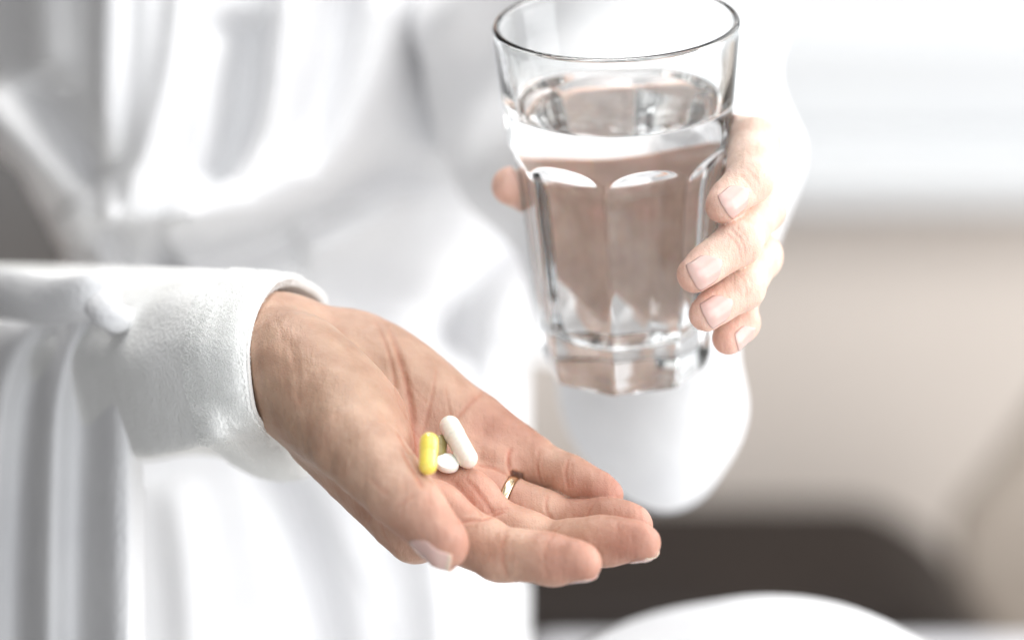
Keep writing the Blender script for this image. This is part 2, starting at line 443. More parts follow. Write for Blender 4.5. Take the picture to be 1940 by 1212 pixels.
LF = [finger(g, r, toward_axis(g[2])) for g, r in ((gI, (1.0, .86, .74, .62)), (gM, (1.0, .84, .75, .63)), (gR, (1.0, .82, .72, .60)), (gP, (.95, .70, .62, .52)))]
def left_hand(P):
    p = palmL(P); d = p
    for g in LF: d = smin(d, smin(g(P), p, .5), .05)
    # flesh pressed against the glass wall
    v = P - GB; h = v @ AX; rad = np.linalg.norm(v - h[:, None] * AX, axis=1); h = h / 1.04
    ro = np.interp(h, [0, 6.9, 8.9, 12.9], [3.12, 3.74, 4.08, 4.44]) + .03
    return -smin(-d, rad - ro, .12)
CL = [([(1395, 358), (1408, 372), (1412, 395)], .05, .03, .3), ([(1400, 330), (1418, 345), (1430, 368)], .05, .03, .3), ([(1412, 318), (1430, 335), (1440, 350)], .05, .02, .2),
      ([(1375, 440), (1398, 462), (1405, 495)], .05, .03, .35), ([(1385, 435), (1408, 455), (1413, 488)], .05, .025, .3), ([(1395, 430), (1416, 448), (1420, 478)], .05, .02, .2),
      ([(1402, 520), (1415, 540), (1412, 570)], .05, .025, .3), ([(1412, 516), (1424, 535), (1420, 560)], .05, .02, .2)]
Vl, Fl, Nl, dl_, red_l = finish_hand('left', left_hand, (-2.2, -8.5, -4.0), (11.5, 9.5, 16.0), .07, CL, None, None, person)
col_l = tone_hand(Vl, [gI[3], gM[3], gR[3], gP[3], GT[3]], red_l, Nl,ql(1240, 640, 14), base=(.77, .60, .50), tan_shade=(.80, .62, .52), pink_shade=(.88, .56, .46), tr=1.05)
inner = np.clip((Vl[:, 2] - 3.5) / 2.5, 0, 1)[:, None]; col_l = col_l * (1 - inner) + np.array((.90, .72, .62)) * inner  # palm and thumb painted paler, standing in for light they lack
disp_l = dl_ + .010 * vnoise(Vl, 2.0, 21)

# torso, upper arms: coarse, inside the robe
torso = blend([cap(q(520, -900, 46), q(520, 1700, 48), 9, 11), cap(q(-190, -700, 60), q(-190, 700, 56), 3.2, 2.2), (cap(q(-190, 700, 56), q(-100, 660, 24), 2.2, 1.7), .5),
               cap(q(1150, -700, 32), q(1262, 820, 21), 4.0, 1.8), cap(q(0, -900, 50), q(1000, -900, 46), 6, 6)], 3)
Vt, Ft = surface_nets(torso, (-36, -46, -18), (24, 40, 56), 1.1)
Vb = np.concatenate([Vr + Nr * disp_r[:, None], Vl + Nl * disp_l[:, None], Vt])
Fb = np.concatenate([Fr, Fl + len(Vr), Ft + len(Vr) + len(Vl)])
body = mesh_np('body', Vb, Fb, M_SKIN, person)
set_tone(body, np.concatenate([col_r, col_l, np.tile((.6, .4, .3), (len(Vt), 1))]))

# fingernails
def nail(f, P0, P1, dorsal, length, width, back, over, parent=person, lift=.013):
    """curved plate on the last joint P0->P1; back: distance of its root behind P1, over: free edge past that"""
    t = unit(P1 - P0); d = unit(dorsal - (dorsal @ t) * t); b = np.cross(t, d)
    nu, nv = 22, 17; V = np.zeros((nu, nv, 3))
    for i in range(nu):
        s = -back + length * i / (nu - 1); u_ = i / (nu - 1)
        for j in range(nv):
            a = (j / (nv - 1) * 2 - 1)
            wfac = 1 if u_ > .42 else math.sqrt(max(0, 1 - ((.42 - u_) / .42) ** 2 * .88))
            V[i, j] = P1 + t * (s - .20 * u_ * abs(a) ** 2.6 + .20 * (1 - u_) * a * a) + b * a * width / 2 * wfac + d * .9
    flat = V.reshape(-1, 3)
    # drop on to the skin along -d
    for _ in range(14):
        flat = flat - d * np.clip(f(flat), -.3, .3)[:, None] * .8
    V = flat.reshape(nu, nv, 3)
    # free edge runs on straight
    k0 = int(nu * (1 - over / length))
    for j in range(nv):
        tt = unit(V[k0 - 1, j] - V[k0 - 5, j])
        for i in range(k0, nu):
            V[i, j] = V[k0 - 1, j] + tt * length / (nu - 1) * (i - k0 + 1) - d * .004 * (i - k0)
    for i in range(nu):
        e = min(1, i / 3.0)
        for j in range(nv):
            V[i, j] += d * (lift * e * (1 - .5 * abs(j / (nv - 1) * 2 - 1) ** 3) - .012 * (1 - e))
    F = grid_faces(nu, nv)
    o = mesh_np('fingernail', V.reshape(-1, 3), F, [M_NAIL, M_NAILTIP], parent)
    kf = int(nu * (1 - over / length)) if over else 99
    mi = (F[:, 0] // nv >= kf).astype(np.int32); o.data.polygons.foreach_set('material_index', mi)
    so = o.modifiers.new('thickness', 'SOLIDIFY'); so.thickness = .0003; so.offset = 0
    return o
camdir = np.array([0, 0, -1.0])
nail(right_hand, TH[2], TH[3], np.array([-.66, .42, -.62]), 1.56, 1.25, .80, .18)
nail(right_hand, IX[2], IX[3], -N_v, 1.1, .85, .72, .05); nail(right_hand, MX[2], MX[3], -N_v, 1.15, .9, .68, .06)
nail(right_hand, RX[2], RX[3], -N_v, 1.05, .85, .66, .05); nail(right_hand, PX[2], PX[3], -N_v, .95, .7, .60, .05)
for g, (dd, ln, wd) in zip((gI, gM, gR, gP), (((.34, .0, -.93), 1.08, .90), ((.16, .12, -.98), 1.14, .96), ((.18, .08, -.98), 1.08, .90), ((.70, .25, -.66), .9, .7))):
    nail(left_hand, g[2], g[3], np.array(dd), ln + .14, wd + .08, .80, .0)

# ------------------------------------------------------------------ wedding ring
e1 = unit(N_v - (N_v @ rd) * rd); e2 = np.cross(rd, e1)
nu, nv = 96, 16
VV = []
for i in range(nu):
    a = 2 * math.pi * i / nu; dirr = e1 * math.cos(a) + e2 * math.sin(a)
    for j in range(nv):
        b = 2 * math.pi * j / nv; VV.append(rc + dirr * (RING_R + .045 + .075 * math.cos(b)) + rd * .15 * math.sin(b))
ringo = mesh_np('wedding_ring', VV, grid_faces(nu, nv, True, True), M_GOLD)
tag(ringo, 'plain gold wedding band on the ring finger of the open palm', 'ring')

# ------------------------------------------------------------------ pills
def rest(px, py, axis, half, r, z0=-9, z1=4, other=()):
    axis = unit(axis)
    for z in np.arange(z0, z1, .02):
        c = q(px, py, z); pts = c + np.linspace(-half, half, 9)[:, None] * axis
        if right_hand(pts).min() <= r * .96: return c
        for (c2, a2, h2, r2) in other:
            p2 = c2 + np.linspace(-h2, h2, 13)[:, None] * a2
            if np.sqrt(((pts[:, None] - p2[None]) ** 2).sum(2)).min() <= r + r2: return c
    return q(px, py, z1)
def lathe(profile, c, axis, n=40):
    axis = unit(axis); a = unit(np.cross(axis, (0.3, .1, 1))); b = np.cross(axis, a)
    V = []
    for i in range(n):
        t = 2 * math.pi * i / n; d = a * math.cos(t) + b * math.sin(t)
        for (s, r) in profile: V.append(c + axis * s + d * r)
    return V, grid_faces(n, len(profile), True)
def capsule(name, c, axis, length, r, m, label, split=.05):
    root = empty(name, c, label, 'capsule')
    half = length / 2 - r; s0 = split * length
    prof = [(-half - r * math.cos(t) , r * math.sin(t)) for t in np.linspace(0.001, math.pi / 2, 12)]
    prof = [(s, rr * .965) for s, rr in prof] + [(s0 + .02, r * .965)]
    V, F = lathe(prof, c, axis); mesh_np('capsule_body', V, F, m, root)
    prof = [(s0, r * .95), (s0, r * .99), (s0 + .008, r), (half, r)] + [(half + r * math.cos(t), r * math.sin(t)) for t in np.linspace(math.pi / 2, .001, 12)][1:]
    V, F = lathe(prof, c, axis); mesh_np('capsule_cap', V, F, m, root)
    return root
pw_ax = unit((-.43, -.74, .52)); pw = rest(869, 837, pw_ax, .72, .365)
py_ax = unit((.03, -.84, .54)); pyc = rest(812, 859, py_ax, .46, .315)
po_ax = unit((.05, -.8, .6)); poc = rest(833, 850, po_ax, .3, .25)
capsule('capsule', pw, pw_ax, 2.17, .37, M_WHITECAP, 'large glossy white capsule lying in the middle of the palm', .12)
capsule('capsule', pyc, py_ax, 1.53, .315, M_YELLOW, 'bright yellow two-piece capsule resting against the base of the thumb', .03)
capsule('capsule', poc, po_ax, 1.1, .25, M_OLIVE, 'dull olive capsule with shade painted in, half hidden between the yellow and the large white one', .03)
tn = unit((.12, -.80, -.62))
tc_ = rest(848, 877, unit(np.cross(tn, (0, 0, 1))), .30, .17)
prof = [(-.02 - .06 * (1 - (x / .3) ** 2) - .10, x) for x in (.001, .1, .2, .3)] + [(-.115, .335), (-.10, .355), (.09, .36), (.11, .345)] + [(.115 + .07 * (1 - (x / .33) ** 2), x) for x in (.33, .25, .17, .08, .001)]
prof = [(a_ * 1.05, b_ * 1.12) for a_, b_ in prof]
V, F = lathe(prof, tc_, tn, 56); tag(mesh_np('tablet', V, F, M_TABLET), 'small round off-white tablet between the yellow capsule and the big white capsule', 'tablet')

def outward(V, F):
    V = np.asarray(V); a, b, c = V[F[:, 0]], V[F[:, 1]], V[F[:, 2]]
    vol = (a * np.cross(b, c)).sum() + (V[F[:, 0]] * np.cross(V[F[:, 2]], V[F[:, 3]])).sum()
    return F if vol > 0 else F[:, ::-1]

# ------------------------------------------------------------------ glass of water
g_ = empty('drinking_glass', GB, 'clear faceted tumbler three-quarters full of water, held in the raised hand', 'glass')
front = unit(-(np.array([0, 0, 1.0]) - AX[2] * AX)); side = unit(np.cross(front, AX))
if side[0] < 0: side = -side
def sdir(th): return front * math.cos(th) + side * math.sin(th)
AXS = AX * 1.04
def r_out(th, h):
    cone = 4.44 - (12.9 - h) * .0875
    C_ = 3.22 + (h - .6) * .0905
    if h < .6: C_ = 3.22 - .16 * ((.6 - h) / .6) ** 1.3
    ap = C_ * math.cos(math.pi / 8)
    s = (h - 7.35) / 1.65
    if s > 0: ap = ap + .95 * (1 - math.sqrt(max(0, 1 - min(s, 1) ** 2))) + (50 * (s - 1) if s > 1 else 0)
    ph = (th - R(-11) + math.pi / 8) % (math.pi / 4) - math.pi / 8     # vertex at -11 deg
    ph = math.pi / 8 - abs(ph)
    fr = ap / math.cos(ph)
    k = .07; hh = max(k - abs(cone - fr), 0) / k
    fr2 = min(cone, fr) - hh * hh * k * .25
    cr = C_ * .992 + (50 if h > 9.0 else 0); 
    if s > 0: cr += .95 * (1 - math.sqrt(max(0, 1 - min(s, 1) ** 2)))
    k = .05; hh = max(k - abs(cr - fr2), 0) / k
    return min(cr, fr2) - hh * hh * k * .25
def r_in(h):
    return float(np.interp(h, hs_in, rs_in))
hk = [0, 1.5, 2.6, 4, 6, 7.6, 8.8, 9.75, 11, 12, 12.9]; rk = [2.7, 2.75, 2.82, 2.92, 3.10, 3.32, 3.58, 3.78, 4.0, 4.12, 4.22]
hs_in = np.linspace(0, 12.9, 200); rs_in = np.interp(hs_in, hk, rk)
for _ in range(60): rs_in[1:-1] = (rs_in[:-2] + rs_in[2:] + 2 * rs_in[1:-1]) / 4
NT = 320; HW = 9.95
th_ = [2 * math.pi * i / NT for i in range(NT)]
hs = [0, .04, .1, .2, .35, .5, .57, .63, .7] + list(np.linspace(.8, 7.5, 34)) + list(np.linspace(7.6, 9.2, 44)) + list(np.linspace(9.3, 12.72, 20))
V = []
for th in th_:
    d = sdir(th); row = []
    for rr in (.02, 1.2, 2.4): row.append(GB + AXS * (.10 - .04 * rr / 2.4) + d * rr)
    row.append(GB + AXS * .02 + d * 2.8)
    for h in hs:
        r = r_out(th, h) - (.06 * (1 - h / .04) if h < .04 else 0)
        row.append(GB + AXS * h + d * r)
    for a in np.linspace(0.15, math.pi - .15, 10): row.append(GB + AXS * (12.74 + .15 * math.sin(a)) + d * (4.30 + .125 * math.cos(a)))
    for h in list(np.linspace(12.68, HW + .12, 24)) + [HW + .07]:
        row.append(GB + AXS * h + d * min(r_in(h), 4.30 - .12))
    V.append(row)
nv = len(V[0])
V = np.array(V).reshape(-1, 3); V0 = V - V.mean(0)
mesh_np('tumbler', V, outward(V0, grid_faces(NT, nv, True)), M_GLASS, g_)
V = []; top = []; 
inner = [HW + .07, HW, 9.5, 9.0] + list(np.linspace(8.5, 2.6, 26))
corner = [(1.5 + 1.1 * (1 - math.sin(a)), r_in(2.6) - 1.1 * (1 - math.cos(a))) for a in np.linspace(0.1, math.pi / 2, 12)]
for th in th_:
    d = sdir(th); row = []
    for rr in (.02, 1.0, 2.0, 2.8, 3.2, 3.45, 3.6, 3.68, 3.73): row.append(GB + AXS * (HW + .07 * math.exp(-(r_in(HW) - rr) / .09)) + d * rr)
    nt_ = len(row)
    for h in inner: row.append(GB + AXS * h + d * min(r_in(h), 4.15))
    for (h, r) in corner: row.append(GB + AXS * h + d * r)
    for rr in (1.2, .6, .02): row.append(GB + AXS * 1.5 + d * rr)
    V.append(row)
nv = len(V[0]); V = np.array(V).reshape(-1, 3); F = grid_faces(NT, nv, True)
F2 = outward(V - V.mean(0), F)
wo = mesh_np('water', V, F2, [M_WTOP, M_WSIDE], g_)
wo.data.polygons.foreach_set('material_index', ((F.min(1) % nv) >= nt_ - 1).astype(np.int32))

# ------------------------------------------------------------------ bathrobe
robe = bpy.data.objects.new('bathrobe', None); C.objects.link(robe); robe.location = W(q(500, 500, 20))[0]
robe.parent = person; bpy.context.view_layer.update()
robe.matrix_parent_inverse = person.matrix_world.inverted(); bpy.context.view_layer.update()
robe['label'] = 'white terry bathrobe tied at the waist'

def poly_dist(X, Y, pts):
    """signed distance (positive to the right of travel), and position 0..1 along the line"""
    pts = np.array(smooth_poly(pts, 12.0)); best = np.full(X.shape, 1e9); sg = np.zeros(X.shape); tt = np.zeros(X.shape)
    n = len(pts) - 1
    for i in range(n):
        a, b = pts[i], pts[i + 1]; ab = b - a; L = ab @ ab + 1e-9
        t = ((X - a[0]) * ab[0] + (Y - a[1]) * ab[1]) / L; tc = np.clip(t, 0, 1)
        dx = X - a[0] - tc * ab[0]; dy = Y - a[1] - tc * ab[1]; d = np.sqrt(dx * dx + dy * dy)
        cr = ab[0] * (Y - a[1]) - ab[1] * (X - a[0])
        m = d < best; best = np.where(m, d, best); sg = np.where(m, np.sign(cr), sg); tt = np.where(m, (i + tc) / n, tt)
    return best, sg, tt
def sm(x): x = np.clip(x, 0, 1); return x * x * (3 - 2 * x)
def ridge(X, Y, pts, amp, wid, fade=.15):
    d, s, t = poly_dist(X, Y, pts); e = sm(t / fade) * sm((1 - t) / fade) if fade else 1
    return -amp * np.exp(-(d / wid) ** 2) * e
def flap(X, Y, pts, amp, edge, run, fade=.12, side=1):
    """cloth steps towards the viewer on one side of the line and sinks back over `run`"""
    d, s, t = poly_dist(X, Y, pts); sd = d * s * side; e = sm(t / fade) * sm((1 - t) / fade) if fade else 1
    return -amp * e * sm((sd + edge) / (2 * edge)) * np.exp(-np.clip(sd, 0, None) / run)
def sheet(name, x0, x1, y0, y1, step, zf, m, parent, thick=.004, cut=None, edge_wrap=None):
    xs = np.arange(x0, x1 + 1, step); ys = np.arange(y0, y1 + 1, step)
    X, Y = np.meshgrid(xs, ys, indexing='ij'); Z = zf(X, Y)
    D = 100 + Z; P = np.stack([(X - 970) / FOC * D, (Y - 606) / FOC * D, Z], -1).reshape(-1, 3)
    F = grid_faces(len(xs), len(ys))
    if cut is not None:
        keep = ~cut(X, Y).ravel()[F].any(1); F = F[keep]
    o = mesh_np(name, P, F, m, parent)
    so = o.modifiers.new('thickness', 'SOLIDIFY'); so.thickness = thick; so.offset = 1
    return o
def z_torso(X, Y):
    Z = 23 + 0 * X
    Z = Z + 5.0 * np.clip((250 - X) / 250, 0, None) ** 1.25 * 1.6                      # hip turning away
    Z = Z + .0066 * np.clip(X - 250, 0, None) + 4.2 * np.clip((X - 450) / 550, 0, None) ** 1.8
    edge = np.where(Y > 650, 985, 1300); 
    Z = Z + 9 * np.clip((X - edge + 60) / 75, 0, None) ** 2
    Z = Z + 4.2 * np.exp(-((Y - 520) / 170) ** 2) * (1 - sm((X - 200) / 600))         # drawn in at the waist
    # lapels and deep folds above the belt
    Z += flap(X, Y, [(190, -160), (186, 60), (184, 250), (196, 430)], 3.4, 10, 240, 0.05, -1)
    Z += flap(X, Y, [(545, -160), (518, 40), (500, 220), (470, 305), (405, 370), (300, 430)], 3.6, 16, 260, .05, -1)
    Z += ridge(X, Y, [(470, 20), (455, 180), (440, 280), (405, 350)], -2.0, 46, .2)
    Z += ridge(X, Y, [(355, -100), (330, 130), (300, 240), (250, 370), (215, 430)], 1.3, 30, .15)
    Z += ridge(X, Y, [(420, 60), (390, 220), (380, 330), (330, 430)], 1.2, 34, .2)
    Z += ridge(X, Y, [(250, -100), (245, 150), (235, 330)], -.7, 22, .2)
    Z += ridge(X, Y, [(-40, 190), (30, 260), (120, 350), (205, 440)], 3.0, 44, .12)
    Z += ridge(X, Y, [(60, 140), (130, 260), (190, 350)], -1.6, 45, .2)
    Z += ridge(X, Y, [(90, -120), (80, 40), (100, 180)], 1.3, 46, .2)
    Z += ridge(X, Y, [(230, 430), (420, 420), (600, 330), (700, 150), (760, -60)], 2.2, 55, .12)
    Z += ridge(X, Y, [(280, 500), (480, 470), (680, 380), (860, 300)], -2.4, 42, .15)
    Z += ridge(X, Y, [(560, 470), (660, 440), (800, 330), (930, 200)], 1.8, 42, .2)
    Z += ridge(X, Y, [(830, 680), (880, 540), (960, 460), (1050, 400)], -2.4, 50, .2)
    Z += ridge(X, Y, [(640, -60), (640, 150), (560, 330)], -1.8, 50, .2)
    # knot area
    Z += ridge(X, Y, [(120, 400), (160, 470), (210, 560)], 2.2, 34, .2)
    Z += ridge(X, Y, [(150, 470), (175, 520), (180, 570)], -1.6, 18, .2)
    # skirt pleats
    Z += ridge(X, Y, [(150, 580), (100, 700), (88, 850), (80, 1300)], 1.5, 26, .1)
    Z += ridge(X, Y, [(40, 600), (10, 760), (-20, 1000)], 1.6, 30, .1)
    Z += ridge(X, Y, [(190, 600), (150, 760), (150, 950)], -1.3, 24, .15)
    Z += ridge(X, Y, [(330, 900), (360, 1100), (370, 1400)], 1.0, 40, .2)
    Z += ridge(X, Y, [(480, 800), (600, 1050), (640, 1400)], -2.2, 45, .2)
    Z += ridge(X, Y, [(760, 760), (830, 1050), (860, 1400)], 1.8, 50, .2)
    Z += ridge(X, Y, [(640, 620), (760, 560), (870, 640), (900, 760)], -.9, 46, .2)
    return Z
def cut_t(X, Y):
    # gap of dark room between the lapel and the knot
    g = (X < 70 + (Y - 400) * .55) & (Y > 300 + np.clip(X, -400, None) * .75 + (np.clip(20 - X, 0, None) * .2)) & (Y < 560) & (X < 118)
    g = g | ((Y > 690) & (X > 1002 + 5 * np.sin(Y / 90.0)))
    return g
sheet('front_panel', -330, 1075, -330, 1480, 7, z_torso, M_ROBE, robe, .004, cut_t)

def z_side(X, Y):
    Z = 3.2 + .036 * (250 - X) + 0 * Y
    Z += 5 * np.clip((X - 238) / 45, 0, None) ** 2
    Z -= 2.0 * np.exp(-((Y - 640) / 90) ** 2) * 0
    for (pts, a_, w_) in (([(205, 560), (222, 760), (214, 1000), (222, 1500)], 1.0, 20), ([(185, 570), (160, 700), (150, 900), (140, 1500)], -1.5, 26),
                          ([(160, 570), (105, 700), (92, 860), (84, 1500)], 1.9, 26), ([(135, 570), (60, 700), (30, 900), (20, 1500)], -1.8, 28),
                          ([(110, 570), (30, 640), (-20, 800), (-40, 1500)], 1.6, 30), ([(120, 560), (-40, 610), (-160, 700), (-200, 1500)], -1.2, 36)):
        Z += ridge(X, Y, pts, a_ * .7, w_ * 1.15, .1)
    return Z
def cut_s(X, Y):
    top = 575 + np.clip(110 - X, 0, None) * .28 + np.clip(X - 200, 0, None) * .9
    right = 262 + 10 * np.sin(Y / 130.0) + np.clip(Y - 700, 0, None) * .03
    return (Y < top) | (X > right)
sheet('side_panel', -330, 280, 540, 1480, 6, z_side, M_ROBE, robe, .004, cut_s)

# belt: two strands running left from the knot
def tube(name, P, rad, m, parent, n=20, flat=1.0, normal=(0, 0, 1)):
    P = np.array(P); V = []
    for i, p in enumerate(P):
        t = unit(P[min(i + 1, len(P) - 1)] - P[max(i - 1, 0)]); a = unit(np.cross(t, normal)); b = np.cross(t, a)
        for j in range(n):
            an = 2 * math.pi * j / n; r = rad[i] if hasattr(rad, '__len__') else rad
            V.append(p + a * r * math.cos(an) + b * r * flat * math.sin(an))
    F = grid_faces(len(P), n, False, True)
    return mesh_np(name, V, F, m, parent)
def spline(pts, n=40):
    pts = np.array(pts, float); t = np.linspace(0, len(pts) - 1, n); out = []
    for x in t:
        i = min(int(x), len(pts) - 2); f = x - i
        p0, p1, p2, p3 = pts[max(i - 1, 0)], pts[i], pts[i + 1], pts[min(i + 2, len(pts) - 1)]
        out.append(.5 * ((2 * p1) + (-p0 + p2) * f + (2 * p0 - 5 * p1 + 4 * p2 - p3) * f * f + (-p0 + 3 * p1 - 3 * p2 + p3) * f ** 3))
    return np.array(out)
tube('belt', spline(qa([(-160, 560, 16), (-60, 556, 14), (30, 560, 9), (100, 570, 6), (165, 562, 4), (225, 548, 4)])), list(np.linspace(1.1, .8, 40)), M_ROBE, robe, flat=.45)
tube('belt_knot', spline(qa([(140, 552, 9), (155, 556, 6), (176, 566, 4.2), (200, 590, 3.0), (225, 606, 2.8), (240, 590, 3.8)])), list(.25 + .33 * np.sin(np.linspace(0.2, 2.9, 40))), M_ROBE, robe, flat=.6)

# near sleeve: stations from the hem towards the elbow
hem = [(606, 566, 3.2), (560, 536, 1.9), (512, 545, .2), (478, 592, -1.8), (462, 650, -2.9), (461, 700, -3.3), (470, 765, -3.3), (484, 840, -2.9), (503, 930, -2.4), (528, 1040, -1.8), (552, 1180, -1.2),
       (575, 1330, 0), (590, 1200, 1.4), (580, 1060, 2.4), (565, 920, 3.0), (560, 800, 3.4), (575, 700, 3.8), (600, 620, 3.8)]
st = []
for k, (dx, dz, fl, nz) in enumerate([(6, 0, 1.0, 0), (0, 0, 1, 0), (-16, .1, 1, 0), (-45, .5, .97, .05), (-78, 1.1, .8, .1), (-125, 2.4, .26, .3), (-210, 6, .06, .5), (-340, 12.5, 0, .7), (-520, 20, 0, .8), (-800, 28, 0, .8)]):
    row = []
    for i, (x, y, z) in enumerate(hem):
        bb = nz * (math.sin(i * 2.1 + k) * .5 + math.sin(i * 1.1 + k * 1.7))
        yy = y if y < 780 else 780 + (y - 780) * fl * .20 + 8 * k * (1 - fl)
        z = z + 4.5 * max(0, (y - 830) / 400); xx = x if y < 780 else 500 + (x - 500) * (.4 + .6 * fl)
        w_ = float(np.clip((y - 760) / 160, 0, 1)) * fl
        row.append(q(xx + dx, yy + (4 * k if y > 780 else -3 * k), z * (1 + .03 * k) + dz * (1 - 2.9 * w_) + bb * .5))
    st.append(row)
st = np.array(st)      # stations x ring
def resample_loop(P, n):
    m = len(P); t = np.linspace(0, m, n, endpoint=False); out = []
    for x in t:
        i = int(x) % m; f = x - int(x); p0, p1, p2, p3 = P[i - 1], P[i], P[(i + 1) % m], P[(i + 2) % m]
        out.append(.5 * ((2 * p1) + (-p0 + p2) * f + (2 * p0 - 5 * p1 + 4 * p2 - p3) * f * f + (-p0 + 3 * p1 - 3 * p2 + p3) * f ** 3))
    return np.array(out)
rings = np.array([resample_loop(s, 180) for s in st])
rings = np.stack([spline(rings[:, j], 120) for j in range(180)], 1)     # 120 x 180
sl = mesh_np('sleeve', rings.reshape(-1, 3), grid_faces(120, 180, False, True), M_TERRY, robe)
so = sl.modifiers.new('thickness', 'SOLIDIFY'); so.thickness = .0035; so.offset = 0
# terry loops standing on the cuff, in rows
cent = rings.mean(1)
LV, LF_ = [], []; cnt = 0
rl = np.random.RandomState(3)
def add_loop(p, nrm, along, hgt, wd, rad):
    global cnt
    side_ = np.cross(nrm, along); pts = []
    for a in np.linspace(0, math.pi, 5): pts.append(p + nrm * hgt * math.sin(a) + along * wd * math.cos(a))
    for i, pt in enumerate(pts):
        t = unit(pts[min(i + 1, 4)] - pts[max(i - 1, 0)]); u = np.cross(side_, t)
        for (ca, sa) in ((1, 0), (-.5, .87), (-.5, -.87)): LV.append(pt + (side_ * ca + u * sa) * rad)
    for i in range(4):
        for j in range(3):
            j1 = (j + 1) % 3; LF_.append((cnt + i * 3 + j, cnt + i * 3 + j1, cnt + (i + 1) * 3 + j1, cnt + (i + 1) * 3 + j))
    cnt += 15
fine = np.array([resample_loop(r, 1) if False else r for r in rings])
# only the visible front of the loop, ring index range
def rp(u, v):
    """u along the sleeve in stations (0..119), v around (0..180)"""
    u = min(max(u, 0), 118.99); i = int(u); f = u - i; j = int(v) % 180; g = v - int(v); j1 = (j + 1) % 180
    a = rings[i, j] * (1 - g) + rings[i, j1] * g; b = rings[i + 1, j] * (1 - g) + rings[i + 1, j1] * g
    return a * (1 - f) + b * f
for jj in range(0, 460):
    v = 8 + jj * .235
    base = rp(12, v); ar = rp(12, v + .5)
    u = 11.2
    p_prev = rp(u, v)
    while u < 62:
        p = rp(u, v); du = unit(rp(u + .6, v) - rp(u - .6, v)); dv = unit(rp(u, v + .6) - rp(u, v - .6)); n = unit(np.cross(dv, du))
        if n @ (p - cent[int(u)]) < 0: n = -n
        if rl.rand() < .9 - .5 * max(0, (u - 40) / 22):
            add_loop(p + n * .16 + rl.normal(0, .012, 3), unit(n - .25 * du * rl.rand() + rl.normal(0, .18, 3)), unit(dv + rl.normal(0, .3, 3)), .085 + .03 * rl.rand(), .028, .011)
        st_len = np.linalg.norm(rp(u + 1, v) - p) + 1e-6
        u += .085 / st_len * rl.uniform(.7, 1.3)
    # hem edge loops pointing out over the wrist
    for e in range(3):
        p = rp(10.5, v + rl.rand() * .2); du = unit(rp(8, v) - rp(13, v)); dv = unit(rp(10, v + .6) - rp(10, v - .6)); n = unit(np.cross(dv, du))
        add_loop(p + n * (e - 1) * .12, unit(du + rl.normal(0, .25, 3)), dv, .13 + .05 * rl.rand(), .03, .013)
lo_ = mesh_np('terry_loops', LV, np.array(LF_), M_LOOP, sl); lo_['kind'] = 'stuff'

# far sleeve behind the glass
slv = blend([cap(q(1190, -420, 26), q(1205, 300, 21), 7.0, 5.8), cap(q(1205, 300, 21), q(1255, 800, 20), 5.6, 3.0), cap(q(1255, 800, 20), q(1265, 900, 20), 2.9, 2.0),
             cap(q(1255, 820, 18.5), q(1262, 640, 13.2), 3.0, 2.4), cap(q(1340, 100, 22), q(1380, 250, 20), 3.2, 2.2), cap(q(1000, 100, 25), q(1110, 500, 22), 5, 3)], 2.2)
def slv2(P):
    t = P[:, 1] * .9 + P[:, 0] * .5
    return slv(P) - .42 * np.sin(t * .75 + vnoise(P, .10, 9) * 4) - .35 * vnoise(P, .30, 8)
V, F = surface_nets(slv2, (-12, -36, 8), (20, 14, 38), .45)
mesh_np('sleeve', V, F, M_ROBE, robe)

# ------------------------------------------------------------------ the room behind
FY = 1.7   # distance of the far wall behind the person (m)
M_WALL = mottled('beige_wall', (.71, .64, .58), (.75, .68, .62), 2.0, .8)
M_WALLW = mottled('white_wall', (.62, .63, .64), (.65, .66, .66), 1.5, .7)
M_DARK = mottled('dark_leather', (.020, .015, .013), (.028, .020, .016), 3.0, .55, [('noise', 80, .3, .003, (1, 1, 1))])
M_TAUPE = mottled('taupe_fabric', (.33, .28, .235), (.37, .32, .27), 20, .9, [('noise', 200, .4, .002, (1, 1, 1))])
M_DARK.node_tree.nodes['Principled BSDF'].inputs['Specular IOR Level'].default_value = .2
M_LINEN = mottled('bed_linen', (.84, .84, .88), (.88, .88, .91), 8, .9, [('noise', 40, .3, .01, (1, 1, 1))])
M_FLOOR = mottled('wood_floor', (.62, .60, .57), (.68, .66, .63), 6, .4)
import bmesh
def box(name, lo, hi, m, parent=None, bev=.0, kind=None, smooth=True):
    bm = bmesh.new(); bmesh.ops.create_cube(bm, size=1)
    for v in bm.verts: v.co = Vector([(lo[i] + hi[i]) / 2 + v.co[i] * (hi[i] - lo[i]) for i in range(3)])
    if bev: bmesh.ops.bevel(bm, geom=bm.edges[:], offset=bev, segments=4, affect='EDGES', profile=.6)
    me = bpy.data.meshes.new(name); bm.to_mesh(me); bm.free(); me.materials.append(m)
    o = bpy.data.objects.new(name, me); C.objects.link(o)
    if parent: o.parent = parent; o.matrix_parent_inverse = parent.matrix_world.inverted()
    if kind: o['kind'] = kind
    return o
def ray_at(px, py, Y):
    d = Wd(((px - 970) / FOC, (py - 606) / FOC, 1)); t = (Y - CAM[1]) / d[1]; return CAM + d * t
a = ray_at(1500, 365, FY); zt = a[2] + .012
box('wall', (-3, FY, -.26), (3.2, FY + .15, zt - .0), M_WALL, kind='structure')
box('upper_wall', (-3, FY + .12, zt), (3.2, FY + .2, 2.7), M_WALLW, kind='structure')
ledge = box('window_ledge', (-3, FY - .06, zt - .01), (3.2, FY + .12, zt + .035), M_WALLW, bev=.008, kind='structure')
box('floor', (-4, -3, -.06), (4, FY + .2, -.26), M_FLOOR, kind='structure')

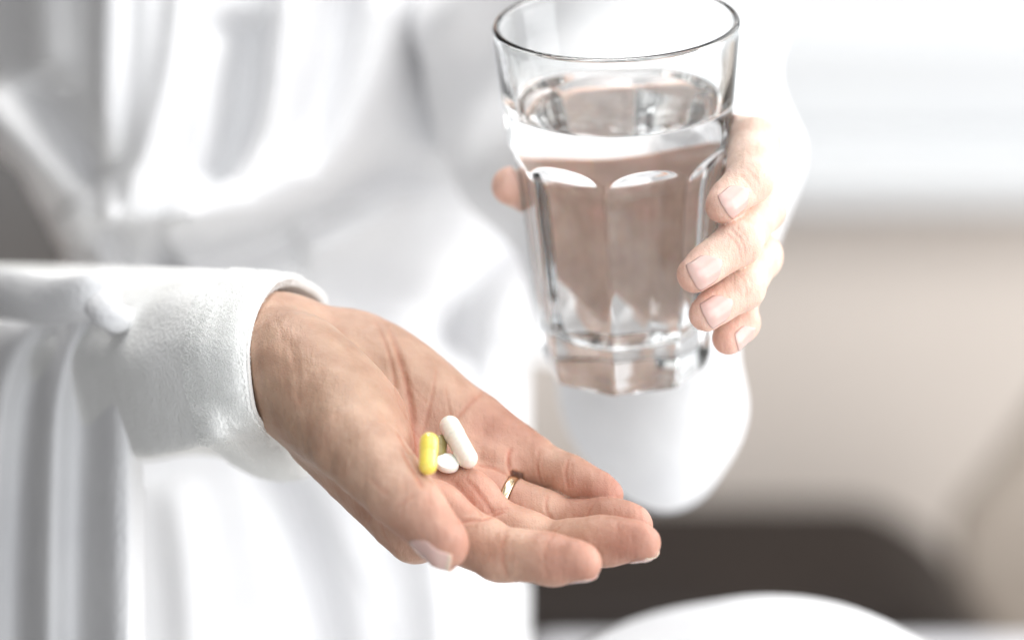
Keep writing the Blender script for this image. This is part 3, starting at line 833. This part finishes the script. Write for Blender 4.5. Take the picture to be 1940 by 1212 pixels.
gz = ray_at(1500, -400, FY + .1)[2]
winr = empty('window', (0, 0, 0), 'bright white window above the beige wall, far out of focus', 'window')
M_PANE = simple('daylit_pane', (.5, .5, .5), .3); pb = M_PANE.node_tree.nodes['Principled BSDF']
pb.inputs['Emission Color'].default_value = (.87, .93, .96, 1); pb.inputs['Emission Strength'].default_value = .24
pl = ray_at(1590, 165, FY)[0]
winr.location = (1.0, FY, zt); bpy.context.view_layer.update()
box('pane', (.16, FY + .085, zt + .10), (2.4, FY + .095, gz), M_PANE, winr)
box('window_frame', (.16, FY + .03, zt + .036), (2.4, FY + .11, zt + .135), M_WALLW, winr, bev=.01)
def prism(name, pts, Y, depth, m, bev=.02, parent=None):
    bm = bmesh.new(); P = [ray_at(x, y, Y) for x, y in pts]
    a = [bm.verts.new(Vector(p)) for p in P]; b = [bm.verts.new(Vector((p[0], p[1] + depth, p[2]))) for p in P]
    bm.faces.new(a); bm.faces.new(b[::-1]); n = len(a)
    for i in range(n): bm.faces.new((a[i], b[i], b[(i + 1) % n], a[(i + 1) % n]))
    bmesh.ops.recalc_face_normals(bm, faces=bm.faces[:])
    bmesh.ops.bevel(bm, geom=bm.edges[:], offset=bev, segments=5, affect='EDGES', profile=.5, clamp_overlap=True)
    me = bpy.data.meshes.new(name); bm.to_mesh(me); bm.free(); me.materials.append(m)
    me.polygons.foreach_set('use_smooth', [True] * len(me.polygons))
    o = bpy.data.objects.new(name, me); C.objects.link(o)
    if parent: o.parent = parent; o.matrix_parent_inverse = parent.matrix_world.inverted()
    return o
so_ = prism('sofa', [(700, 930), (1650, 930), (1770, 1000), (1850, 1110), (1890, 1240), (1900, 1500), (700, 1500)], 1.6, -.25, M_DARK, .03)
tag(so_, 'dark brown sofa back low behind the woman, blurred', 'sofa')
ch = prism('armchair', [(1990, 690), (2060, 650), (2300, 650), (2300, 1700), (1890, 1700), (1880, 1200), (1800, 1060), (1790, 960), (1880, 850)], 1.3, -.05, M_TAUPE, .03)
tag(ch, 'taupe upholstered armchair at the edge of the view, blurred', 'armchair')
bd = prism('bed', [(980, 1190), (2300, 1190), (2300, 1500), (980, 1500)], 1.15, -.3, M_LINEN, .03)
tag(bd, 'bed with white linen low in front of the dark sofa', 'bed')
knee = blend([ell(q(1455, 1355, 17), ((1, 0, 0), (0, 1, 0), (0, 0, 1)), (9.0, 4.5, 6)), cap(q(1455, 1420, 17), q(900, 1600, 24), 5, 8)], 3)
V, F = surface_nets(lambda P: knee(P) - .1 * vnoise(P, .3, 4), (-14, 8, 2), (22, 30, 36), .5)
mesh_np('robe_skirt', V, F, M_ROBE, robe)
M_WARD = simple('dark_wardrobe', (.045, .041, .039), .5)
wd_ = box('wardrobe', (-1.4, -.25, -.26), (-.36, 1.6, 2.2), M_WARD, bev=.01)  # brought forward out of view to block light from the left
tag(wd_, 'dark brown wardrobe glimpsed behind the knot of the robe, brought forward to block light', 'wardrobe')
